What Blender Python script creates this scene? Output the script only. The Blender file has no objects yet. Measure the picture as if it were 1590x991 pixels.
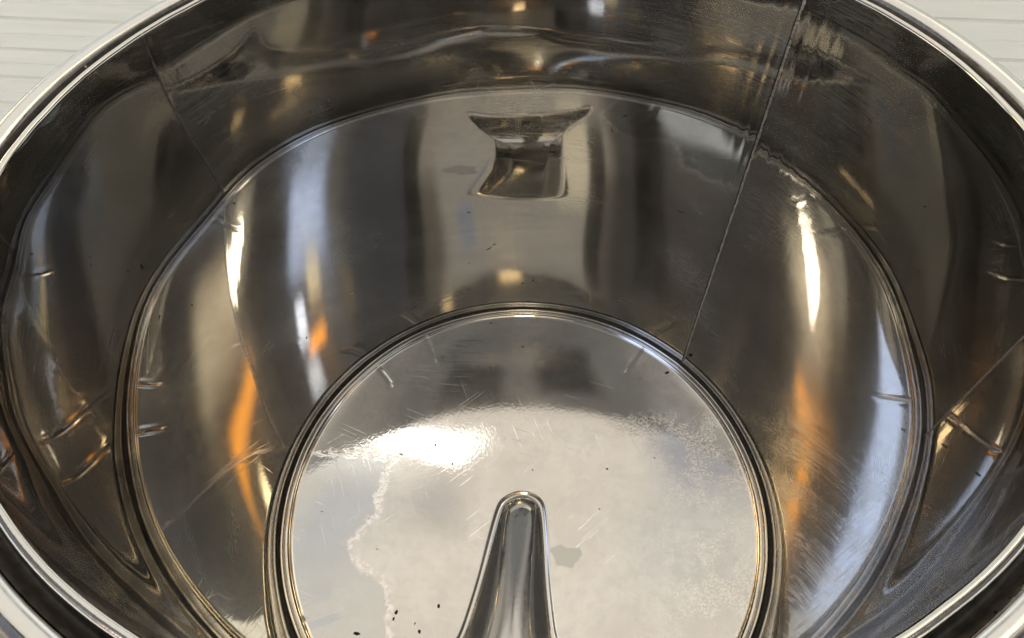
import bpy, bmesh, math, random
import numpy as np
from mathutils import Vector, Matrix

random.seed(7)
rng = np.random.default_rng(11)
S = 0.2                       # inner radius of the tank in metres; all shapes below are in units of this radius
H = 1.783                     # rim height above the bottom ring
K = 0.265                     # curvature of the dished bottom
scene = bpy.context.scene
C = scene.collection

# ------------------------------------------------------------------ helpers
def link(o):
    C.objects.link(o); return o

def mesh_obj(name, verts, faces, mat, parent=None, smooth=True):
    me = bpy.data.meshes.new(name)
    me.from_pydata([tuple(float(c) * S for c in v) for v in verts], [], [tuple(int(i) for i in f) for f in faces])
    me.update()
    if smooth:
        me.polygons.foreach_set('use_smooth', [True] * len(me.polygons))
    me.materials.append(mat)
    o = link(bpy.data.objects.new(name, me))
    if parent is not None:
        o.parent = parent
    return o

def tag(o, label, cat, group=None):
    o['label'] = label; o['category'] = cat
    if group: o['group'] = group
    return o

def az_pt(az, r, z):          # azimuth in degrees, 0 = far side (+y), positive = right
    a = math.radians(az)
    return (r * math.sin(a), r * math.cos(a), z)

def lathe(name, prof, mat, parent, seg=360, jitter=None, closed=False):
    """profile [(r, z)...] spun about z"""
    V = []; F = []
    n = len(prof)
    for i in range(seg):
        a = 2 * math.pi * i / seg
        for j, (r, z) in enumerate(prof):
            rr, zz = (r, z) if jitter is None else jitter(a, j, r, z)
            V.append((rr * math.sin(a), rr * math.cos(a), zz))
    for i in range(seg):
        k = (i + 1) % seg
        for j in range(n if closed else n - 1):
            m = (j + 1) % n
            F.append((i * n + j, i * n + m, k * n + m, k * n + j))
    return mesh_obj(name, V, F, mat, parent)

def arc(cx, cz, r, a0, a1, n, rz=None):
    rz = r if rz is None else rz
    out = []
    for i in range(n + 1):
        a = math.radians(a0 + (a1 - a0) * i / n)
        out.append((cx + r * math.cos(a), cz + rz * math.sin(a)))
    return out

def sstep(a, b, x):
    t = np.clip((x - a) / (b - a), 0, 1)
    return t * t * (3 - 2 * t)

# ------------------------------------------------------------------ material node helpers
class NT:
    def __init__(self, tree):
        self.t = tree; self.n = tree.nodes; self.l = tree.links
    def add(self, kind, **kw):
        nd = self.n.new(kind)
        for k, v in kw.items(): setattr(nd, k, v)
        return nd
    def put(self, sock, v):
        if isinstance(v, bpy.types.NodeSocket): self.l.new(v, sock)
        else: sock.default_value = v
    def math(self, op, a, b=0.0, c=None, clamp=False):
        nd = self.add('ShaderNodeMath', operation=op, use_clamp=clamp)
        self.put(nd.inputs[0], a); self.put(nd.inputs[1], b)
        if c is not None: self.put(nd.inputs[2], c)
        return nd.outputs[0]
    def mapr(self, v, a, b, c=0.0, d=1.0, smooth=True):
        nd = self.add('ShaderNodeMapRange', interpolation_type='SMOOTHSTEP' if smooth else 'LINEAR')
        self.put(nd.inputs[0], v)
        for i, x in zip((1, 2, 3, 4), (a, b, c, d)): self.put(nd.inputs[i], x)
        return nd.outputs[0]
    def mix(self, f, a, b):
        nd = self.add('ShaderNodeMix', data_type='RGBA')
        self.put(nd.inputs[0], f); self.put(nd.inputs[6], a); self.put(nd.inputs[7], b)
        return nd.outputs[2]
    def noise(self, vec, scale, detail=3.0, rough=0.5, dist=0.0):
        nd = self.add('ShaderNodeTexNoise')
        self.l.new(vec, nd.inputs['Vector'])
        nd.inputs['Scale'].default_value = scale; nd.inputs['Detail'].default_value = detail
        nd.inputs['Roughness'].default_value = rough; nd.inputs['Distortion'].default_value = dist
        return nd.outputs['Fac']
    def mapping(self, vec, scale=(1, 1, 1), rot=(0, 0, 0), loc=(0, 0, 0)):
        nd = self.add('ShaderNodeMapping')
        self.l.new(vec, nd.inputs[0])
        nd.inputs['Location'].default_value = loc; nd.inputs['Rotation'].default_value = rot; nd.inputs['Scale'].default_value = scale
        return nd.outputs[0]
    def attr(self, name):
        return self.add('ShaderNodeAttribute', attribute_name=name).outputs['Fac']

def new_mat(name):
    m = bpy.data.materials.new(name); m.use_nodes = True
    t = NT(m.node_tree)
    b = m.node_tree.nodes['Principled BSDF']
    return m, t, b

def c4(r, g, b): return (r, g, b, 1.0)

# ------------------------------------------------------------------ steel of the wall (uv: x = arc length, y = height)
def wall_material():
    m, t, b = new_mat('rolled_steel')
    uv = t.add('ShaderNodeUVMap', uv_map='sheet').outputs[0]
    grain = t.noise(t.mapping(uv, (6, 420, 1)), 1.0, 4.0, 0.65)           # grinding lines run round the tank
    cloud = t.noise(t.mapping(uv, (2.2, 3.0, 1), loc=(3, 1, 0)), 1.0, 4.0, 0.55)
    smear = t.noise(t.mapping(uv, (9, 60, 1), rot=(0, 0, 0.28), loc=(5, 2, 0)), 1.0, 3.0, 0.5)
    tiny = t.noise(t.mapping(uv, (60, 90, 1)), 1.0, 2.0, 0.5)
    gate = t.mapr(t.noise(t.mapping(uv, (3.1, 3.7, 1), loc=(9, 4, 0)), 1.0, 2.0), 0.36, 0.66)
    def hair(ln, th, rot, lo, hi, loc):
        return t.mapr(t.noise(t.mapping(t.mapping(uv, (1, 1, 1), rot=(0, 0, rot)), (ln, th, 1), loc=loc), 1.0, 1.0, 0.4), lo, hi)
    scr = t.math('MAXIMUM', hair(2.5, 190, 0.16, 0.68, 0.76, (1, 7, 0)), hair(3.5, 230, -0.42, 0.70, 0.77, (8, 3, 0)))
    scr = t.math('MAXIMUM', scr, hair(6, 170, 1.15, 0.73, 0.79, (4, 6, 0)))
    scr = t.math('MULTIPLY', scr, gate)
    brush = t.noise(t.mapping(uv, (1.3, 150, 1), loc=(2, 2, 0)), 1.0, 3.0, 0.6)
    print_ = t.math('MULTIPLY', t.mapr(t.noise(t.mapping(uv, (14, 14, 1), loc=(6, 6, 0)), 1.0, 3.0, 0.7, ), 0.55, 0.75), t.mapr(t.noise(t.mapping(uv, (2, 2, 1), loc=(1, 9, 0)), 1.0, 2.0), 0.5, 0.65))
    rough = t.math('ADD', t.mapr(cloud, 0.3, 0.75, 0.010, 0.035), t.math('MULTIPLY', t.mapr(smear, 0.5, 0.8), 0.02))
    rough = t.math('ADD', rough, t.math('MULTIPLY', scr, 0.10))
    t.put(b.inputs['Roughness'], rough)
    col = t.mix(t.mapr(cloud, 0.35, 0.7), c4(0.525, 0.516, 0.498), c4(0.575, 0.566, 0.548))
    col = t.mix(t.math('MULTIPLY', t.mapr(tiny, 0.76, 0.80), 0.35), col, c4(0.25, 0.23, 0.2))
    t.put(b.inputs['Base Color'], col)
    b.inputs['Metallic'].default_value = 1.0
    run = t.noise(t.mapping(uv, (70, 5, 1), loc=(2, 4, 0)), 1.0, 3.0, 0.6)
    run = t.math('MULTIPLY', t.mapr(run, 0.50, 0.66), t.attr('runs'))
    # second, hazy lobe: light scattered by the grinding lines, spread across the grain
    hz = t.add('ShaderNodeBsdfAnisotropic')
    t.put(hz.inputs['Color'], col)
    t.put(hz.inputs['Roughness'], t.mapr(cloud, 0.3, 0.75, 0.17, 0.30))
    hz.inputs['Anisotropy'].default_value = 0.6
    tan = t.add('ShaderNodeTangent', direction_type='RADIAL', axis='Z')
    t.put(hz.inputs['Tangent'], tan.outputs[0])
    mx = t.add('ShaderNodeMixShader')
    t.put(mx.inputs[0], t.math('ADD', t.math('ADD', t.math('MULTIPLY', t.mapr(cloud, 0.35, 0.75, 0.05, 0.26), t.mapr(brush, 0.35, 0.68, 0.35, 1.5)), t.math('ADD', t.math('MULTIPLY', t.mapr(grain, 0.45, 0.7), 0.08), t.math('MULTIPLY', print_, 0.09))), t.math('ADD', t.math('MULTIPLY', scr, 0.5), t.math('ADD', t.math('MULTIPLY', run, 0.24), t.math('MULTIPLY', t.attr('runs'), 0.34)))))
    t.l.new(b.outputs[0], mx.inputs[1]); t.l.new(hz.outputs[0], mx.inputs[2])
    t.l.new(mx.outputs[0], m.node_tree.nodes['Material Output'].inputs[0])
    return m

def floor_material():
    m, t, b = new_mat('satin_steel')
    pos = t.mapping(t.add('ShaderNodeTexCoord').outputs['Object'], (1 / S,) * 3)
    fine = t.noise(pos, 70, 3.0, 0.6)
    cloud = t.noise(t.mapping(pos, loc=(2, 5, 0)), 2.6, 4.0, 0.55)
    edge = t.noise(pos, 26, 6.0, 0.72, 0.6)
    edge2 = t.noise(t.mapping(pos, loc=(7, 1, 0)), 7, 3.0, 0.6)
    film = t.attr('film')                                                # signed distance: + on the film side
    fd = t.math('ADD', film, t.math('ADD', t.math('MULTIPLY', t.math('SUBTRACT', edge, 0.5), 0.085), t.math('MULTIPLY', t.math('SUBTRACT', edge2, 0.5), 0.10)))
    filmm = t.mapr(fd, -0.004, 0.004)
    rimline = t.math('MULTIPLY', t.mapr(fd, -0.045, -0.002), t.mapr(fd, -0.001, 0.004, 1.0, 0.0))
    rimline = t.math('MULTIPLY', rimline, t.mapr(edge, 0.38, 0.6))
    spot = t.mapr(t.math('ADD', t.attr('spot'), t.math('MULTIPLY', t.math('SUBTRACT', edge2, 0.5), 0.05)), -0.003, 0.003)
    frost = t.math('MULTIPLY', t.attr('frost'), t.mapr(t.noise(pos, 120, 3.0, 0.7), 0.46, 0.62))
    frost = t.math('MULTIPLY', frost, t.mapr(t.noise(t.mapping(pos, loc=(3, 8, 0)), 9, 5.0, 0.7), 0.42, 0.56))
    # scratches in three directions
    def scratch(rot, lo, hi, loc, ln=2.5, th=150):
        n = t.noise(t.mapping(t.mapping(pos, rot=(0, 0, rot)), (th, ln, 1), loc=loc), 1.0, 1.0, 0.4)
        g = t.mapr(t.noise(t.mapping(pos, loc=loc), 2.7, 2.0), 0.42, 0.62)
        return t.math('MULTIPLY', t.mapr(n, lo + 0.02, hi + 0.02), g)
    sc = t.math('MAXIMUM', scratch(-0.35, 0.66, 0.75, (1, 2, 0), 3.5, 170), scratch(0.9, 0.69, 0.77, (4, 9, 0), 3, 200))
    sc = t.math('MAXIMUM', sc, scratch(-1.2, 0.70, 0.77, (6, 3, 0), 4, 210))
    swirl = t.math('MULTIPLY', t.attr('swirl'), t.mapr(t.noise(t.mapping(pos, (4, 60, 1), rot=(0, 0, -0.75), loc=(2, 2, 0)), 1.0, 2.0, 0.5), 0.5, 0.72))
    rough = t.mapr(cloud, 0.3, 0.7, 0.02, 0.05)
    rough = t.math('SUBTRACT', rough, t.math('MULTIPLY', filmm, 0.02))
    rough = t.math('ADD', rough, t.math('MULTIPLY', rimline, 0.15))
    rough = t.math('ADD', rough, t.math('MULTIPLY', frost, 0.16))
    rough = t.math('ADD', rough, t.math('MULTIPLY', sc, 0.2))
    rough = t.math('ADD', rough, t.math('MULTIPLY', swirl, 0.12))
    t.put(b.inputs['Roughness'], rough)
    col = t.mix(t.mapr(cloud, 0.35, 0.68), c4(0.575, 0.548, 0.515), c4(0.645, 0.618, 0.583))
    mott = t.noise(t.mapping(pos, loc=(4, 3, 0)), 11, 6.0, 0.68)
    col = t.mix(t.mapr(mott, 0.42, 0.66, 0.0, 0.36), col, c4(0.50, 0.485, 0.455))
    col = t.mix(t.math('MULTIPLY', filmm, 0.65), col, c4(0.50, 0.51, 0.51))
    col = t.mix(t.math('MULTIPLY', rimline, 0.8), col, c4(0.82, 0.77, 0.74))
    col = t.mix(t.math('MULTIPLY', spot, 0.75), col, c4(0.40, 0.40, 0.385))
    col = t.mix(t.math('MULTIPLY', frost, 0.65), col, c4(0.80, 0.77, 0.70))
    col = t.mix(t.math('MULTIPLY', sc, 0.3), col, c4(0.80, 0.79, 0.77))
    col = t.mix(t.math('MULTIPLY', t.mapr(t.noise(t.mapping(pos, loc=(9, 9, 0)), 34, 1.0), 0.80, 0.83), 0.8), col, c4(0.1, 0.09, 0.08))
    t.put(b.inputs['Base Color'], col)
    b.inputs['Metallic'].default_value = 1.0
    bump = t.add('ShaderNodeBump'); bump.inputs['Strength'].default_value = 0.05; bump.inputs['Distance'].default_value = 0.0006
    h = t.math('ADD', t.math('MULTIPLY', fine, 0.35), t.math('MULTIPLY', sc, -0.5))
    h = t.math('ADD', h, t.math('MULTIPLY', frost, 0.5))
    h = t.math('ADD', h, t.math('MULTIPLY', swirl, 0.6))
    h = t.math('ADD', h, t.math('MULTIPLY', rimline, 0.4))
    t.put(bump.inputs['Height'], h)
    t.put(b.inputs['Normal'], bump.outputs[0])
    hz = t.add('ShaderNodeBsdfAnisotropic')
    t.put(hz.inputs['Color'], col); hz.inputs['Roughness'].default_value = 0.24
    mx = t.add('ShaderNodeMixShader')
    hf = t.math('ADD', t.mapr(cloud, 0.3, 0.7, 0.16, 0.30), t.math('MULTIPLY', frost, 0.5))
    hf = t.math('ADD', hf, t.math('MULTIPLY', rimline, 0.5))
    hf = t.math('ADD', hf, t.math('MULTIPLY', swirl, 0.3))
    t.put(mx.inputs[0], hf)
    t.l.new(b.outputs[0], mx.inputs[1]); t.l.new(hz.outputs[0], mx.inputs[2])
    t.l.new(mx.outputs[0], m.node_tree.nodes['Material Output'].inputs[0])
    return m

def plain_steel(name, col, rough, bump_s=0.1, sc=40):
    m, t, b = new_mat(name)
    pos = t.mapping(t.add('ShaderNodeTexCoord').outputs['Object'], (1 / S,) * 3)
    n = t.noise(pos, sc, 4.0, 0.6)
    b.inputs['Metallic'].default_value = 1.0
    t.put(b.inputs['Base Color'], t.mix(n, c4(*[c * 0.86 for c in col]), c4(*col)))
    t.put(b.inputs['Roughness'], t.mapr(n, 0.3, 0.7, rough * 0.7, rough * 1.3))
    bp = t.add('ShaderNodeBump'); bp.inputs['Strength'].default_value = bump_s; bp.inputs['Distance'].default_value = 0.0006
    t.put(bp.inputs['Height'], n); t.put(b.inputs['Normal'], bp.outputs[0])
    return m

def matte(name, col, rough=0.6, var=0.06, sc=(6, 6, 6)):
    m, t, b = new_mat(name)
    pos = t.mapping(t.add('ShaderNodeTexCoord').outputs['Object'], tuple(s / S for s in sc))
    n = t.noise(pos, 1.0, 5.0, 0.6)
    t.put(b.inputs['Base Color'], t.mix(t.mapr(n, 0.3, 0.7), c4(*[c * (1 - var) for c in col]), c4(*[min(1, c * (1 + var)) for c in col])))
    b.inputs['Roughness'].default_value = rough
    return m

M_WALL = wall_material()
M_FLOOR = floor_material()
M_RIM = plain_steel('polished_rim_steel', (0.66, 0.645, 0.62), 0.16, 0.06, 30)
M_RING = plain_steel('ring_steel', (0.62, 0.60, 0.565), 0.13, 0.12, 60)
M_WELD = plain_steel('weld_steel', (0.92, 0.90, 0.87), 0.34, 0.5, 120)
M_OUT = plain_steel('outer_steel', (0.58, 0.57, 0.55), 0.25, 0.06, 20)
M_PIPE = plain_steel('outlet_pipe_steel', (0.16, 0.15, 0.14), 0.3, 0.2, 50)
M_DARK = matte('burnt_speck_seam_shade', (0.012, 0.010, 0.008), 0.7)  # burnt specks, and the painted shade strip beside the weld
M_RECESS_SHADE = matte('recess_shade', (0.035, 0.030, 0.024), 0.45, 0.5, (60, 60, 60))  # dark colour stands in for shade in the bottom crevice and rim groove
M_BORE = matte('bore_shade', (0.02, 0.019, 0.017), 0.5)
M_BOARD = matte('white_boards', (0.71, 0.752, 0.755), 0.45, 0.035, (1.2, 10, 26))
M_TABLE = matte('pale_worktop', (0.56, 0.55, 0.53), 0.5, 0.08, (5, 5, 5))

# ------------------------------------------------------------------ the tank
tank = link(bpy.data.objects.new('steel_tank', None))
tag(tank, 'open round stainless steel tank with mirror-like wall, dished bottom and drain channel', 'tank')

SEAM = 50.6      # azimuth of the vertical seam

# low unevenness of the rolled sheet: a sum of soft waves
waves = []
for i in range(46):
    kp = int(rng.integers(2, 15)); kz = rng.uniform(0.5, 6.0)
    k = math.hypot(kp, kz)
    waves.append((kp, kz, rng.uniform(0, 6.28), rng.uniform(0, 6.28), rng.normal() / (k ** 1.35)))
WAVE = 0.0105
def sheet_dr(az, z):
    a = np.radians(az)
    d = np.zeros_like(a + z)
    for kp, kz, p1, p2, am in waves:
        d = d + am * np.sin(kp * a + p1) * np.sin(kz * z * 1.6 + p2)
    d = d * WAVE * 0.35
    u = (az - SEAM)
    # the sheet springs flat beside the seam, and carries two soft creases on its left
    left = np.where(u < 0, np.exp(u / 5.0), 0.0)
    right = np.where(u >= 0, np.exp(-u / 3.5), 0.0)
    d = d + 0.0040 * left + 0.0012 * right
    d = d + 0.00035 * np.exp(-((u + 2.1) / 0.28) ** 2) * sstep(0.5, 1.2, z) + 0.0002 * np.exp(-((u + 4.2) / 0.6) ** 2) * (0.6 + 0.4 * np.sin(z * 9))
    ripple = np.exp(-np.abs(u) / 6.0) * (0.00035 * np.sin(u * 1.9 + 2 * z) + 0.00022 * np.sin(u * 4.3 + 11 * z))
    d = d + np.where(u > 0, ripple * 0.45, ripple * 0.12)
    return d

def build_wall():
    nphi, nz = 960, 200
    azs = np.linspace(SEAM - 360.0, SEAM, nphi + 1)
    azs = np.concatenate([azs, [SEAM + 1.2]])                   # a narrow lap behind the neighbouring edge
    zs = np.linspace(-0.012, H, nz + 1)
    A, Z = np.meshgrid(azs, zs, indexing='ij')
    U = np.where(A > SEAM, A, A)
    uu = A.copy(); uu[A < SEAM - 180] += 360.0                  # right of the seam is the start of the sheet
    D = sheet_dr(uu, Z)
    D[-2:, :] = D[-3:-2, :] ; D[-1, :] += 0.006; D[-2, :] += 0.0
    Rr = 1.0 + D
    a = np.radians(A)
    V = np.stack([Rr * np.sin(a), Rr * np.cos(a), Z], -1).reshape(-1, 3)
    m = nz + 1
    F = []
    for i in range(len(azs) - 1):
        for j in range(nz):
            F.append((i * m + j, i * m + j + 1, (i + 1) * m + j + 1, (i + 1) * m + j))
    o = mesh_obj('wall', V, F, M_WALL, tank)
    uvl = o.data.uv_layers.new(name='sheet')
    vi = np.zeros(len(o.data.loops), dtype=np.int32); o.data.loops.foreach_get('vertex_index', vi)
    uvv = np.stack([np.radians(A).ravel(), Z.ravel()], -1)[vi]
    uvl.data.foreach_set('uv', uvv.astype(np.float32).ravel())
    runs = sstep(72, 92, uu) * (1 - sstep(138, 155, uu)) * sstep(0.05, 0.2, Z) * (1 - sstep(0.75, 1.3, Z))
    runs = np.maximum(runs, 0.5 * sstep(-150, -135, A) * (1 - sstep(-110, -90, A)) * sstep(0.05, 0.2, Z) * (1 - sstep(0.5, 0.9, Z)))
    at = o.data.attributes.new('runs', 'FLOAT', 'POINT'); at.data.foreach_set('value', runs.ravel().astype(np.float32))
    return o
wall = build_wall()

# thin uneven weld line up the seam
def build_weld():
    V = []; F = []
    n = 420; prof = 7
    for i in range(n + 1):
        z = 0.02 + (H - 0.03) * i / n
        w = (0.0034 + 0.0016 * z / H) * (1 + 0.25 * math.sin(i * 1.9) + 0.18 * math.sin(i * 0.37 + 1))
        h = 0.0036 * (1 + 0.3 * math.sin(i * 2.3 + 0.6))
        base = float(sheet_dr(np.array([SEAM + 0.01]), np.array([z]))[0]) - 0.0002
        off = 0.0004 * math.sin(i * 0.11) + 0.0005 * math.sin(i * 0.53)
        for j in range(prof):
            s = -1 + 2 * j / (prof - 1)
            az = SEAM + math.degrees(off + s * w)
            V.append(az_pt(az, 1.0 + base - h * (1 - s * s) + (0.004 if s < -0.4 else 0.0), z))
    for i in range(n):
        for j in range(prof - 1):
            F.append((i * prof + j, (i + 1) * prof + j, (i + 1) * prof + j + 1, i * prof + j + 1))
    weld = mesh_obj('weld_seam', V, F, M_WELD, wall)
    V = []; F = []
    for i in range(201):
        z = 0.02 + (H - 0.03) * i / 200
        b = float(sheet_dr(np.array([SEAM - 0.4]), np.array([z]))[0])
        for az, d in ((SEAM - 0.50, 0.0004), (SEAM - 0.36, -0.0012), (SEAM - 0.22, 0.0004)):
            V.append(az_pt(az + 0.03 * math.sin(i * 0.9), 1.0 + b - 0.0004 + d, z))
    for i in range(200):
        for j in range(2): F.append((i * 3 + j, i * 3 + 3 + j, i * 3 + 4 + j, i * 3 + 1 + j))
    mesh_obj('seam_shade', V, F, M_DARK, wall)  # dark strip painted as the shade of the lapped edge
    return weld
build_weld()

# rim: inner lip, groove with its shade painted dark, rolled tube, then the outer skin
def rim_jit(a, j, r, z):
    return r + 0.0008 * math.sin(7 * a) + 0.00025 * math.sin(43 * a + 2) * math.sin(4 * a), z + 0.0016 * math.sin(5 * a + 1.3) + 0.0008 * math.sin(13 * a)
lip = [(1.0015, H - 0.028), (1.0000, H - 0.008)] + arc(1.0075, H - 0.004, 0.0085, 180, 30, 8, 0.0075) + [(1.0172, H - 0.012), (1.0178, H - 0.05)]
def lip_jit(a, j, r, z):
    w = 0.0005 * math.sin(23 * a) * math.sin(3 * a) + 0.0003 * math.sin(61 * a + 1) * math.sin(5 * a)
    return r + w, z + 0.6 * w
rim = lathe('rim', [(1.0345, H - 0.052)] + arc(1.0655, H - 0.024, 0.0310, 195, -60, 26, 0.031) + [(1.070, H - 0.06), (1.034, H - 0.072)], M_RIM, tank, 420, rim_jit)
lathe('rim_groove', [(1.0165, H - 0.020), (1.020, H - 0.034), (1.029, H - 0.036), (1.0335, H - 0.024), (1.0350, H - 0.012), (1.0395, H - 0.004)], M_RECESS_SHADE, rim, 240)
lathe('lip', lip, M_RING, rim, 720, lip_jit)
lathe('outer_skin', [(1.034, H - 0.07), (1.020, H - 0.09), (1.020, -0.1), (1.022, -0.288), (1.012, -0.296), (0.99, -0.296), (0.985, -0.28)], M_OUT, tank, 240)

# bottom ring: two rounded beads with grooves between them
def ring_jit(a, j, r, z):
    return r + 0.0008 * math.sin(9 * a) + 0.0003 * math.sin(31 * a), z + 0.0008 * math.sin(11 * a + 2) + 0.0003 * math.sin(37 * a + 1)
crev = [(1.0035, 0.012), (0.9990, 0.006), (0.9965, -0.004), (0.9920, -0.0075)]
prof = [(0.9922, -0.009)] + arc(0.9858, -0.005, 0.0064, 0, 175, 10, 0.0066) + [(0.9792, -0.010)]
prof2 = [(0.9792, -0.010), (0.9785, -0.0105)] + arc(0.9685, -0.006, 0.0092, 8, 172, 12, 0.0060) + [(0.9590, -0.009), (0.9568, -0.011)]
ring = lathe('bottom_ring', prof, M_RING, tank, 540, ring_jit)
lathe('crevice', crev, M_RECESS_SHADE, ring, 360)
lathe('inner_bead', prof2, M_RING, ring, 540, ring_jit)

# ---------------------------------------------------------------- dished bottom with its drain channel
RD = 0.957
def poly_sd(px, py, poly):
    """signed distance, positive inside"""
    poly = np.array(poly); n = len(poly)
    d = np.full(px.shape, 1e9); ins = np.zeros(px.shape, bool)
    for i in range(n):
        a = poly[i]; b = poly[(i + 1) % n]; e = b - a
        wx, wy = px - a[0], py - a[1]
        t = np.clip((wx * e[0] + wy * e[1]) / (e @ e), 0, 1)
        d = np.minimum(d, np.hypot(wx - e[0] * t, wy - e[1] * t))
        c = ((a[1] <= py) & (b[1] > py)) | ((b[1] <= py) & (a[1] > py))
        with np.errstate(divide='ignore', invalid='ignore'):
            xi = a[0] + (py - a[1]) / (b[1] - a[1] + 1e-12) * e[0]
        ins ^= c & (px < xi)
    return np.where(ins, d, -d)

YS = [-0.80, -0.735, -0.70, -0.66, -0.60, -0.56, -0.52, -0.43, -0.30, -0.12, -0.01, 0.02, 0.045]
HW = [0.36, 0.37, 0.350, 0.300, 0.215, 0.176, 0.156, 0.138, 0.116, 0.094, 0.076, 0.060, 0.0]
YB = -0.735
outline = []
def cx(y): return -0.002 - 0.115 * (0.04 - y)
for y, w in list(zip(YS, HW))[1:]:
    outline.append((cx(y) + w, y))
for y, w in reversed(list(zip(YS, HW))[1:-1]):
    outline.append((cx(y) - w, y))
# refine & round the outline
ol = np.array(outline)
for _ in range(3):
    nx = np.roll(ol, -1, axis=0)
    ol = np.stack([0.75 * ol + 0.25 * nx, 0.25 * ol + 0.75 * nx], 1).reshape(-1, 2)
flare = sstep(0.56, 0.70, -ol[:, 1])
ol[:, 1] += flare * -0.105 * (ol[:, 0] - cx(-0.72))
OUTL = ol

def bottom_height(x, y):
    r2 = x * x + y * y
    z = -K / 2 + 1 / K - np.sqrt(1 / K ** 2 - r2)
    r = np.sqrt(r2)
    z = z + 0.010 * sstep(0.943, 0.958, r) ** 2 * 0.6                       # the edge curls up to the ring
    # soft unevenness of the pressed sheet
    z = z + 0.0012 * np.sin(4.1 * x + 1.0) * np.sin(3.3 * y + 0.4) + 0.0002 * np.sin(9 * x - 3 * y) + 0.00008 * np.sin(7 * y + 11 * x + 2)
    # radial creases pulled in from the ring
    for (ax, ay, bx, by, dep, wd) in CREASE:
        e = np.array([bx - ax, by - ay]); L = np.hypot(*e); e = e / L
        s = (x - ax) * e[0] + (y - ay) * e[1]; q = (x - ax) * -e[1] + (y - ay) * e[0]
        fall = sstep(-0.02, 0.02, s) * (1 - sstep(L * 0.75, L * 1.05, s))
        z = z + dep * fall * (np.exp(-(q / wd) ** 2) - 0.5 * np.exp(-((q - 2 * wd) / (2.2 * wd)) ** 2))
    return z
CREASE = [(-0.46, 0.835, -0.40, 0.70, 0.0017, 0.010), (-0.68, 0.665, -0.60, 0.57, 0.0019, 0.010),
          (0.60, 0.745, 0.50, 0.62, 0.0016, 0.010), (-0.84, -0.485, -0.69, -0.42, 0.0013, 0.022)]

def channel_depth(x, y, sd):
    D = 0.022 + 0.25 * np.clip(0.045 - y, 0, 2) - 0.25 * np.clip(-0.25 - y, 0, 1) ** 2
    wS = 0.066 + 0.082 * sstep(-0.02, 0.48, -y) + 0.06 * sstep(0.50, 0.70, -y)
    # the back face is steep
    back = (y + 0.105 * (x - cx(-0.72)) - YB)
    wS = np.where((back < 0.06), np.minimum(wS, 0.05), wS)
    tt = np.clip((sd + 0.006) / (wS + 0.006), 0, 1)
    prof = (0.62 * (1 - (1 - np.clip(tt / 0.5, 0, 1)) ** 2.0) + 0.38 * (1 - (1 - tt) ** 2.0)) * sstep(-0.007, 0.006, sd)
    lipz = 0.0032 * np.exp(-((sd + 0.017) / 0.011) ** 2)                 # drawn edge stands a little proud
    return -D * prof + lipz

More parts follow.
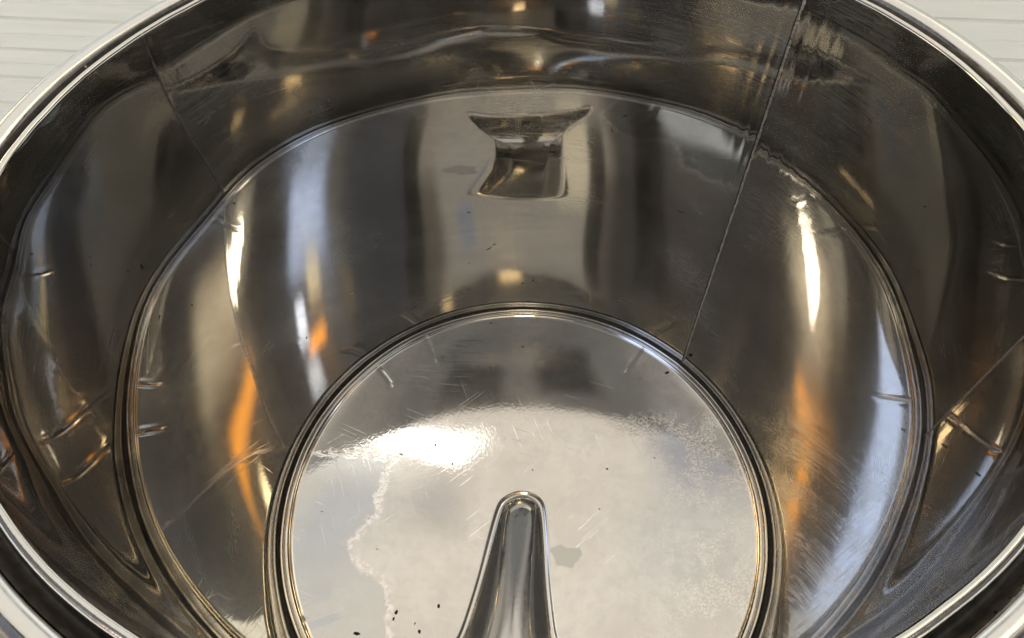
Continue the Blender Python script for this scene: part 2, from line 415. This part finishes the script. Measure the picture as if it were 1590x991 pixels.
def build_bottom():
    nr, nph = 190, 900
    rr = np.linspace(0.004, RD, nr); ph = np.linspace(0, 2 * np.pi, nph, endpoint=False)
    Rg, Pg = np.meshgrid(rr, ph, indexing='ij')
    X = (Rg * np.sin(Pg)).ravel(); Y = (Rg * np.cos(Pg)).ravel()
    X = np.concatenate([[0.0], X]); Y = np.concatenate([[0.0], Y])
    def full(X, Y):
        sd = poly_sd(X, Y, OUTL)
        return bottom_height(X, Y) + channel_depth(X, Y, sd), sd
    Z, SD = full(X, Y)
    h = 1e-3
    zx = (full(X + h, Y)[0] - full(X - h, Y)[0]) / (2 * h); zy = (full(X, Y + h)[0] - full(X, Y - h)[0]) / (2 * h)
    Nn = np.stack([-zx, -zy, np.ones_like(zx)], -1); Nn /= np.linalg.norm(Nn, axis=1, keepdims=True)
    # masks
    P = [(-0.52, -0.60), (-0.52, -0.52), (-0.545, -0.40), (-0.55, -0.32), (-0.69, -0.23), (-0.71, -0.15), (-0.62, -0.04), (-0.63, 0.04), (-0.60, 0.19), (-0.70, 0.22), (-1.1, 0.2), (-1.1, -0.8)]
    film = poly_sd(X, Y, P)
    sp = [(0.172 + 0.060 * math.cos(t) * (1 + 0.2 * math.sin(3 * t) + 0.12 * math.cos(5 * t)), -0.215 + 0.058 * math.sin(t) * (1 + 0.2 * math.cos(2 * t) + 0.1 * math.sin(4 * t))) for t in np.linspace(0, 6.28, 48, endpoint=False)]
    spot = poly_sd(X, Y, sp)
    frost = sstep(0.45, 0.8, np.hypot(X, Y + 0.1)) * sstep(0.25, 0.6, X) * (1 - sstep(0.25, 0.5, Y))
    ed = np.hypot(X, Y); ang = np.degrees(np.arctan2(X, Y))
    swirl = sstep(0.60, 0.74, ed) * (1 - sstep(0.9, 0.95, ed)) * sstep(-48, -36, ang) * (1 - sstep(-26, -8, ang))
    faces = []
    for k in range(nph):
        faces.append((0, 1 + k, 1 + (k + 1) % nph))
    for i in range(nr - 1):
        b0, b1 = 1 + i * nph, 1 + (i + 1) * nph
        for k in range(nph):
            k2 = (k + 1) % nph
            faces.append((b0 + k, b1 + k, b1 + k2, b0 + k2))
    Vv = np.stack([X, Y, Z], -1)
    inside = [all(SD[i] > 0.0 for i in f) for f in faces]
    out = []
    for name, want, par in (('bottom_plate', False, tank), ('drain_channel', True, None)):
        fs = [f for f, q in zip(faces, inside) if q == want]
        used = sorted({i for f in fs for i in f}); idx = {v: n for n, v in enumerate(used)}
        o = mesh_obj(name, Vv[used], [tuple(idx[i] for i in f) for f in fs], M_FLOOR if not want else M_CHAN, par if par else out[0])
        for an, arr in (('film', film), ('spot', spot), ('frost', frost), ('swirl', swirl)):
            at = o.data.attributes.new(an, 'FLOAT', 'POINT'); at.data.foreach_set('value', arr[used].astype(np.float32))
        nv = Nn[used]
        # faces must look up
        me = o.data
        if me.polygons[len(me.polygons) // 2].normal.z < 0: me.flip_normals()
        me.normals_split_custom_set_from_vertices([tuple(v) for v in nv])
        out.append(o)
    return out
M_CHAN = plain_steel('channel_steel', (0.58, 0.57, 0.55), 0.145, 0.08, 44)
bottom, channel = build_bottom()

# outlet: a short threaded stub in the back face of the channel
def build_outlet():
    cxo, cyo, czo = cx(-0.70) + 0.006, -0.652, -0.135
    V = []; F = []
    seg = 40
    prof = [(0.048, -0.03), (0.058, -0.03), (0.062, 0.008), (0.058, 0.014), (0.050, 0.014), (0.046, 0.008), (0.046, -0.002), (0.043, -0.006), (0.046, -0.010), (0.043, -0.014), (0.046, -0.018), (0.043, -0.022), (0.043, -0.05)]
    n = len(prof)
    for i in range(seg):
        a = 2 * math.pi * i / seg
        for r, y in prof: V.append((cxo + r * math.cos(a), cyo + y, czo + r * math.sin(a)))
    for i in range(seg):
        k = (i + 1) % seg
        for j in range(n - 1): F.append((i * n + j, k * n + j, k * n + j + 1, i * n + j + 1))
    o = mesh_obj('outlet_pipe', V, F, M_PIPE, channel)
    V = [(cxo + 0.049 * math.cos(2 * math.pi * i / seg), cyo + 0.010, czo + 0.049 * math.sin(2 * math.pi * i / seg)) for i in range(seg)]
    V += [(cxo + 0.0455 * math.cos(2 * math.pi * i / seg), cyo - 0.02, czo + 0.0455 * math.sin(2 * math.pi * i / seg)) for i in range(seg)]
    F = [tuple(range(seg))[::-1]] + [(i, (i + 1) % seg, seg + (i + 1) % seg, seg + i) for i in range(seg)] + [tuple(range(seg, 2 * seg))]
    mesh_obj('bore_plug', V, F, M_BORE, o, smooth=False)  # closed dark plug, its colour stands in for the shade inside the outlet
build_outlet()

# small burnt specks and flakes on the bottom and wall
def blob(name, pts_fn, mat, parent):
    V = []; F = []
    n = 14
    V.append(pts_fn(0, 0, 1))
    for i in range(n):
        t = 2 * math.pi * i / n
        k = 0.75 + 0.5 * random.random()
        V.append(pts_fn(k * math.cos(t), k * math.sin(t), 0))
    for i in range(n): F.append((0, 1 + i, 1 + (i + 1) % n))
    return mesh_obj(name, V, F, mat, parent)
def floor_speck(x, y, a, b, rot):
    def fn(u, v, top):
        X = x + a * u * math.cos(rot) - b * v * math.sin(rot); Y = y + a * u * math.sin(rot) + b * v * math.cos(rot)
        z = float(bottom_height(np.array([X]), np.array([Y]))[0])
        return (X, Y, z + (0.0035 if top else 0.0008))
    blob('speck', fn, M_DARK, bottom)
for x, y, a, b, r in [(-0.495, -0.43, 0.006, 0.010, -0.5), (-0.502, -0.455, 0.004, 0.007, -0.2), (-0.335, -0.405, 0.006, 0.008, 0.2), (-0.63, -0.51, 0.012, 0.006, -0.1),
                      (-0.39, 0.29, 0.005, 0.005, 0), (-0.31, 0.20, 0.003, 0.007, 0), (-0.54, 0.24, 0.008, 0.003, -0.4), (0.38, 0.16, 0.005, 0.004, 0), (-0.40, -0.50, 0.005, 0.008, 0.3),
                      (-0.42, -0.47, 0.003, 0.005, 0), (0.33, -0.02, 0.003, 0.003, 0), (0.05, 0.17, 0.003, 0.003, 0), (0.02, 0.79, 0.006, 0.003, 0.3), (0.70, 0.60, 0.010, 0.006, 0.4), (-0.60, 0.585, 0.03, 0.022, 0.4)][:14]:
    floor_speck(x, y, a, b, r)
def wall_speck(az, z, a, b, rot):
    def fn(u, v, top):
        du = a * u * math.cos(rot) - b * v * math.sin(rot); dv = a * u * math.sin(rot) + b * v * math.cos(rot)
        A = az + math.degrees(du)
        rr = 1.0 + float(sheet_dr(np.array([A]), np.array([z + dv]))[0])
        return az_pt(A, rr - (0.0022 if top else 0.0006), z + dv)
    blob('speck', fn, M_DARK, wall)
for az, z, a, b, r in [(-7.2, 0.445, 0.012, 0.0026, 0.55), (-5.8, 0.47, 0.006, 0.003, 0.2), (-12.8, 0.37, 0.006, 0.002, 0.1), (4.4, 0.215, 0.006, 0.004, 1.2), (5.2, 0.20, 0.010, 0.0014, 0),
                       (-13.6, 0.19, 0.003, 0.004, 0), (-60.0, 0.46, 0.004, 0.005, 0), (-84, 1.33, 0.004, 0.009, 0), (-85, 1.26, 0.004, 0.006, 0), (-87, 1.18, 0.008, 0.003, 0.3), (88, 0.4, 0.003, 0.003, 0), (72, 0.62, 0.003, 0.003, 0)]:
    wall_speck(az, z, a, b, r)

# ------------------------------------------------------------------ surroundings: panelled wall and the surface the tank stands on
def build_boards():
    root = link(bpy.data.objects.new('panelled_wall', None))
    tag(root, 'white wall of horizontal boards with thin grooves behind the tank rim', 'wall')
    y0 = 2.05; SK = 0.13; pitch = 0.182; zt = 2.3
    V = []; F = []
    z = -0.300 - pitch + 0.068; rows = []
    i = 0
    while z < zt:
        rows += [(z, y0 + 0.02), (z + 0.008, y0), (z + pitch * 0.5 - 0.002, y0), (z + pitch * 0.5, y0 + 0.004), (z + pitch * 0.5 + 0.003, y0 + 0.001), (z + pitch - 0.012, y0 + 0.001), (z + pitch - 0.001, y0 + 0.022)]
        z += pitch
    for zz, yy in rows:
        V += [(-8, yy + 8 * SK, zz), (8, yy - 8 * SK, zz)]
    for k in range(len(rows) - 1):
        F.append((2 * k, 2 * k + 1, 2 * k + 3, 2 * k + 2))
    n = len(V)
    zb = rows[-1][0]
    V += [(-8, y0 + 0.2 + 8 * SK, zb), (8, y0 + 0.2 - 8 * SK, zb), (-8, y0 + 0.2 + 8 * SK, -0.300), (8, y0 + 0.2 - 8 * SK, -0.300)]
    F += [(n - 2, n - 1, n + 1, n), (n, n + 1, n + 3, n + 2)]
    mesh_obj('boards', V, F, M_BOARD, root, smooth=False)
build_boards()
tb = mesh_obj('ground', [(-9, -7, -0.300), (9, -7, -0.300), (9, 3.6, -0.300), (-9, 3.6, -0.300)], [(0, 1, 2, 3)], M_TABLE, None, smooth=False)
tb['kind'] = 'structure'

# ------------------------------------------------------------------ surroundings' light: a procedural room environment
world = bpy.data.worlds.new('World'); scene.world = world; world.use_nodes = True
wt = NT(world.node_tree)
bg = world.node_tree.nodes['Background']
gen = wt.add('ShaderNodeTexCoord').outputs['Generated']
nrm = wt.add('ShaderNodeVectorMath', operation='NORMALIZE'); wt.l.new(gen, nrm.inputs[0]); gen = nrm.outputs[0]
sep = wt.add('ShaderNodeSeparateXYZ'); wt.l.new(gen, sep.inputs[0])
gx, gy, gz = sep.outputs
el = wt.math('MULTIPLY', wt.math('ARCSINE', gz), 57.29578)
hl = wt.math('MAXIMUM', wt.math('SQRT', wt.math('ADD', wt.math('MULTIPLY', gx, gx), wt.math('MULTIPLY', gy, gy))), 1e-4)
ux = wt.math('DIVIDE', gx, hl); uy = wt.math('DIVIDE', gy, hl)
def region(az, e0, daz, dele, saz=6.0, sel=6.0):
    """1 inside |azimuth-az|<daz, |elev-e0|<dele, fading over saz, sel degrees"""
    a = math.radians(az)
    dot = wt.math('ADD', wt.math('MULTIPLY', ux, math.sin(a)), wt.math('MULTIPLY', uy, math.cos(a)))
    ang = wt.math('MULTIPLY', wt.math('ARCCOSINE', wt.math('MINIMUM', wt.math('MAXIMUM', dot, -1.0), 1.0)), 57.29578)
    fa = wt.mapr(ang, max(daz - saz / 2, 0), daz + saz / 2, 1.0, 0.0)
    fe = wt.mapr(wt.math('ABSOLUTE', wt.math('SUBTRACT', el, e0)), max(dele - sel / 2, 0), dele + sel / 2, 1.0, 0.0)
    return wt.math('MULTIPLY', fa, fe)
ramp = wt.add('ShaderNodeValToRGB')
wt.l.new(wt.mapr(el, -90, 90, 0.0, 1.0, smooth=False), ramp.inputs[0])
ER = ramp.color_ramp
def stop(p, c):
    e = ER.elements.new((p + 90) / 180); e.color = c4(*c)
ER.elements[0].position = 0.0; ER.elements[0].color = c4(0.25, 0.24, 0.22)
ER.elements[1].position = 1.0; ER.elements[1].color = c4(0.16, 0.16, 0.165)
stop(-30, (0.9, 0.88, 0.82)); stop(0, (1.6, 1.66, 1.6)); stop(14, (1.5, 1.55, 1.48)); stop(24, (0.42, 0.38, 0.33)); stop(50, (0.50, 0.46, 0.40)); stop(72, (0.50, 0.47, 0.42))  # bright band at low elevations added to light the boards
colr = ramp.outputs[0]
ENV = [  # azimuth, elevation, half widths, softness, colour, mixing weight
    (0, 63, 70, 16, 24, 8, (1.18, 1.09, 0.94), 1.0),       # pale ceiling ahead
    (0, 42, 42, 16, 8, 6, (1.22, 1.17, 1.05), 1.0),         # pale wall ahead
    (32, 50, 9, 9, 6, 8, (3.0, 2.7, 2.0), 0.8),            # brighter patch
    (-20, 69.3, 5, 2.6, 6, 4, (0.50, 0.53, 0.63), 0.85),
    (9, 68.6, 3, 1.5, 5, 3, (0.76, 0.73, 0.70), 0.85),
    (17, 66.5, 4, 3, 6, 5, (0.84, 0.85, 0.86), 0.85),
    (-14, 65.5, 5, 2.5, 6, 4, (0.86, 0.85, 0.80), 0.8),
    (21, 71.6, 9, 1.8, 12, 4, (2.2, 2.1, 1.9), 0.9),         # glow added around the ceiling lamp to widen its glare
    (180, 70, 75, 14, 30, 8, (0.29, 0.287, 0.27), 1.0),      # shaded ceiling and person behind the viewer
    (152, 76.2, 18, 1.7, 12, 1.6, (0.03, 0.03, 0.03), 0.95),
    (-152, 76.2, 18, 1.7, 12, 1.6, (0.04, 0.04, 0.038), 0.95),
    (-172, 66, 22, 7, 12, 6, (0.10, 0.10, 0.105), 0.9),
    (100, 44, 46, 22, 10, 10, (0.19, 0.18, 0.165), 0.9),     # dim brown side
    (-78, 44, 18, 22, 10, 10, (0.19, 0.205, 0.25), 0.9),     # dim blue side
    (-58, 44, 5, 18, 4, 10, (0.05, 0.05, 0.045), 0.95),     # dark uprights
    (45, 42, 4.5, 14, 4, 8, (0.05, 0.05, 0.045), 0.95),
    (76, 46, 8, 16, 6, 10, (0.06, 0.055, 0.05), 0.9),
    (180, 44, 60, 20, 30, 8, (0.21, 0.195, 0.175), 0.9),    # the near side lies in shade
    (175, 49.3, 14, 3.2, 12, 5, (2.9, 2.5, 1.75), 0.9),          # warm wall around the lamp
    (-166, 54, 6, 5, 7, 6, (1.3, 1.2, 0.95), 0.9),
    (-176, 41.4, 14, 1.2, 9, 2.4, (6.8, 2.6, 0.22), 1.0),  # orange stripe on the near side
    (-119, 34.1, 6, 1.0, 5, 1.8, (10.0, 3.8, 0.35), 1.0),
    (-119, 50, 12, 6.5, 8, 7, (3.0, 3.8, 5.6), 1.0),        # window
    (-116, 41, 4, 2.6, 4, 4, (5.5, 4.6, 2.4), 0.9),
    (-97, 36, 3, 3, 4, 4, (0.9, 0.75, 0.4), 0.8),
    (172, 28, 7, 2.5, 6, 4, (26.0, 19.0, 9.5), 0.95),         # lamps further off, low behind the viewer
    (-176, 35.0, 3, 1.8, 4, 3, (20.0, 15.0, 8.0), 0.9),
    (-125, 31, 4, 2.0, 5, 4, (5.0, 5.4, 6.0), 0.9),
    (-127, 37.5, 3, 2.2, 3, 3, (9.0, 10.0, 12.0), 0.9),
    (125, 25, 4, 2, 5, 4, (10.0, 7.5, 4.0), 0.9),
    (-60, 20, 14, 2, 8, 3, (14.0, 10.5, 5.5), 0.9),
    (104, 59.5, 19, 2.4, 10, 3, (2.5, 2.6, 2.6), 0.9),      # bright patch added to lighten the wall left of the seam
    (-116, 60, 9, 2.0, 8, 3, (1.8, 2.2, 2.9), 0.9),
    (-27, 37, 5, 4, 5, 5, (0.8, 0.95, 1.3), 0.8),
]
for az, e0, da, de, sa, se, c, wgt in ENV:
    f = wt.math('MULTIPLY', region(az, e0, da, de, sa, se), wgt)
    colr = wt.mix(f, colr, c4(*c))
wt.put(bg.inputs['Color'], colr)
bg.inputs['Strength'].default_value = 1.0
world.cycles.sampling_method = 'NONE'

def lamp(name, az, e, dist, size, radiance, col, sy=None, at=(0, 0, 0.9)):
    ld = bpy.data.lights.new(name, 'AREA')
    ld.shape = 'DISK' if sy is None else 'RECTANGLE'
    ld.size = size
    A = math.pi * size * size / 4
    if sy is not None: ld.size_y = sy; A = size * sy
    ld.energy = radiance * math.pi * A
    ld.color = col
    o = link(bpy.data.objects.new(name, ld))
    a, b = math.radians(az), math.radians(e)
    d = Vector((math.sin(a) * math.cos(b), math.cos(a) * math.cos(b), math.sin(b)))
    o.location = Vector(at) * S + d * dist
    o.rotation_euler = (-d).to_track_quat('-Z', 'Y').to_euler()
    return o
lamp('ceiling_lamp', 20.0, 72.15, 2.2, 0.22, 5.0, (1.0, 0.97, 0.92), 0.042, at=(-0.52, 0.34, -0.09))
lamp('warm_lamp', 183, 53.0, 1.8, 0.20, 17.0, (1.0, 0.90, 0.70))

# ------------------------------------------------------------------ camera
pitch, yaw, roll = 0.91295, -0.01553, -0.03446
fwd = Vector((math.sin(yaw) * math.cos(pitch), math.cos(yaw) * math.cos(pitch), -math.sin(pitch)))
r0 = fwd.cross(Vector((0, 0, 1))).normalized(); u0 = r0.cross(fwd)
right = r0 * math.cos(roll) + u0 * math.sin(roll); up = -r0 * math.sin(roll) + u0 * math.cos(roll)
cd = bpy.data.cameras.new('camera'); cam = link(bpy.data.objects.new('camera', cd))
cam.matrix_world = Matrix(((right.x, up.x, -fwd.x, 0), (right.y, up.y, -fwd.y, -1.06729 * S), (right.z, up.z, -fwd.z, 2.58326 * S), (0, 0, 0, 1)))
cd.sensor_width = 36.0; cd.lens = 36.0 * 1005.8 / 1590.0
cd.clip_start = 0.01; cd.clip_end = 100
scene.camera = cam

scene.render.engine = 'CYCLES'
cy = scene.cycles
cy.max_bounces = 12; cy.glossy_bounces = 10; cy.diffuse_bounces = 4
cy.sample_clamp_indirect = 6.0
cy.blur_glossy = 0.0
cy.use_adaptive_sampling = True; cy.adaptive_threshold = 0.02; cy.adaptive_min_samples = 12
cy.use_denoising = True
try: cy.denoiser = 'OPENIMAGEDENOISE'
except Exception: pass
vs = scene.view_settings
scene.display_settings.display_device = 'sRGB'
vs.view_transform = 'Standard'; vs.look = 'None'; vs.exposure = 0.0; vs.gamma = 1.0
vs.use_curve_mapping = False
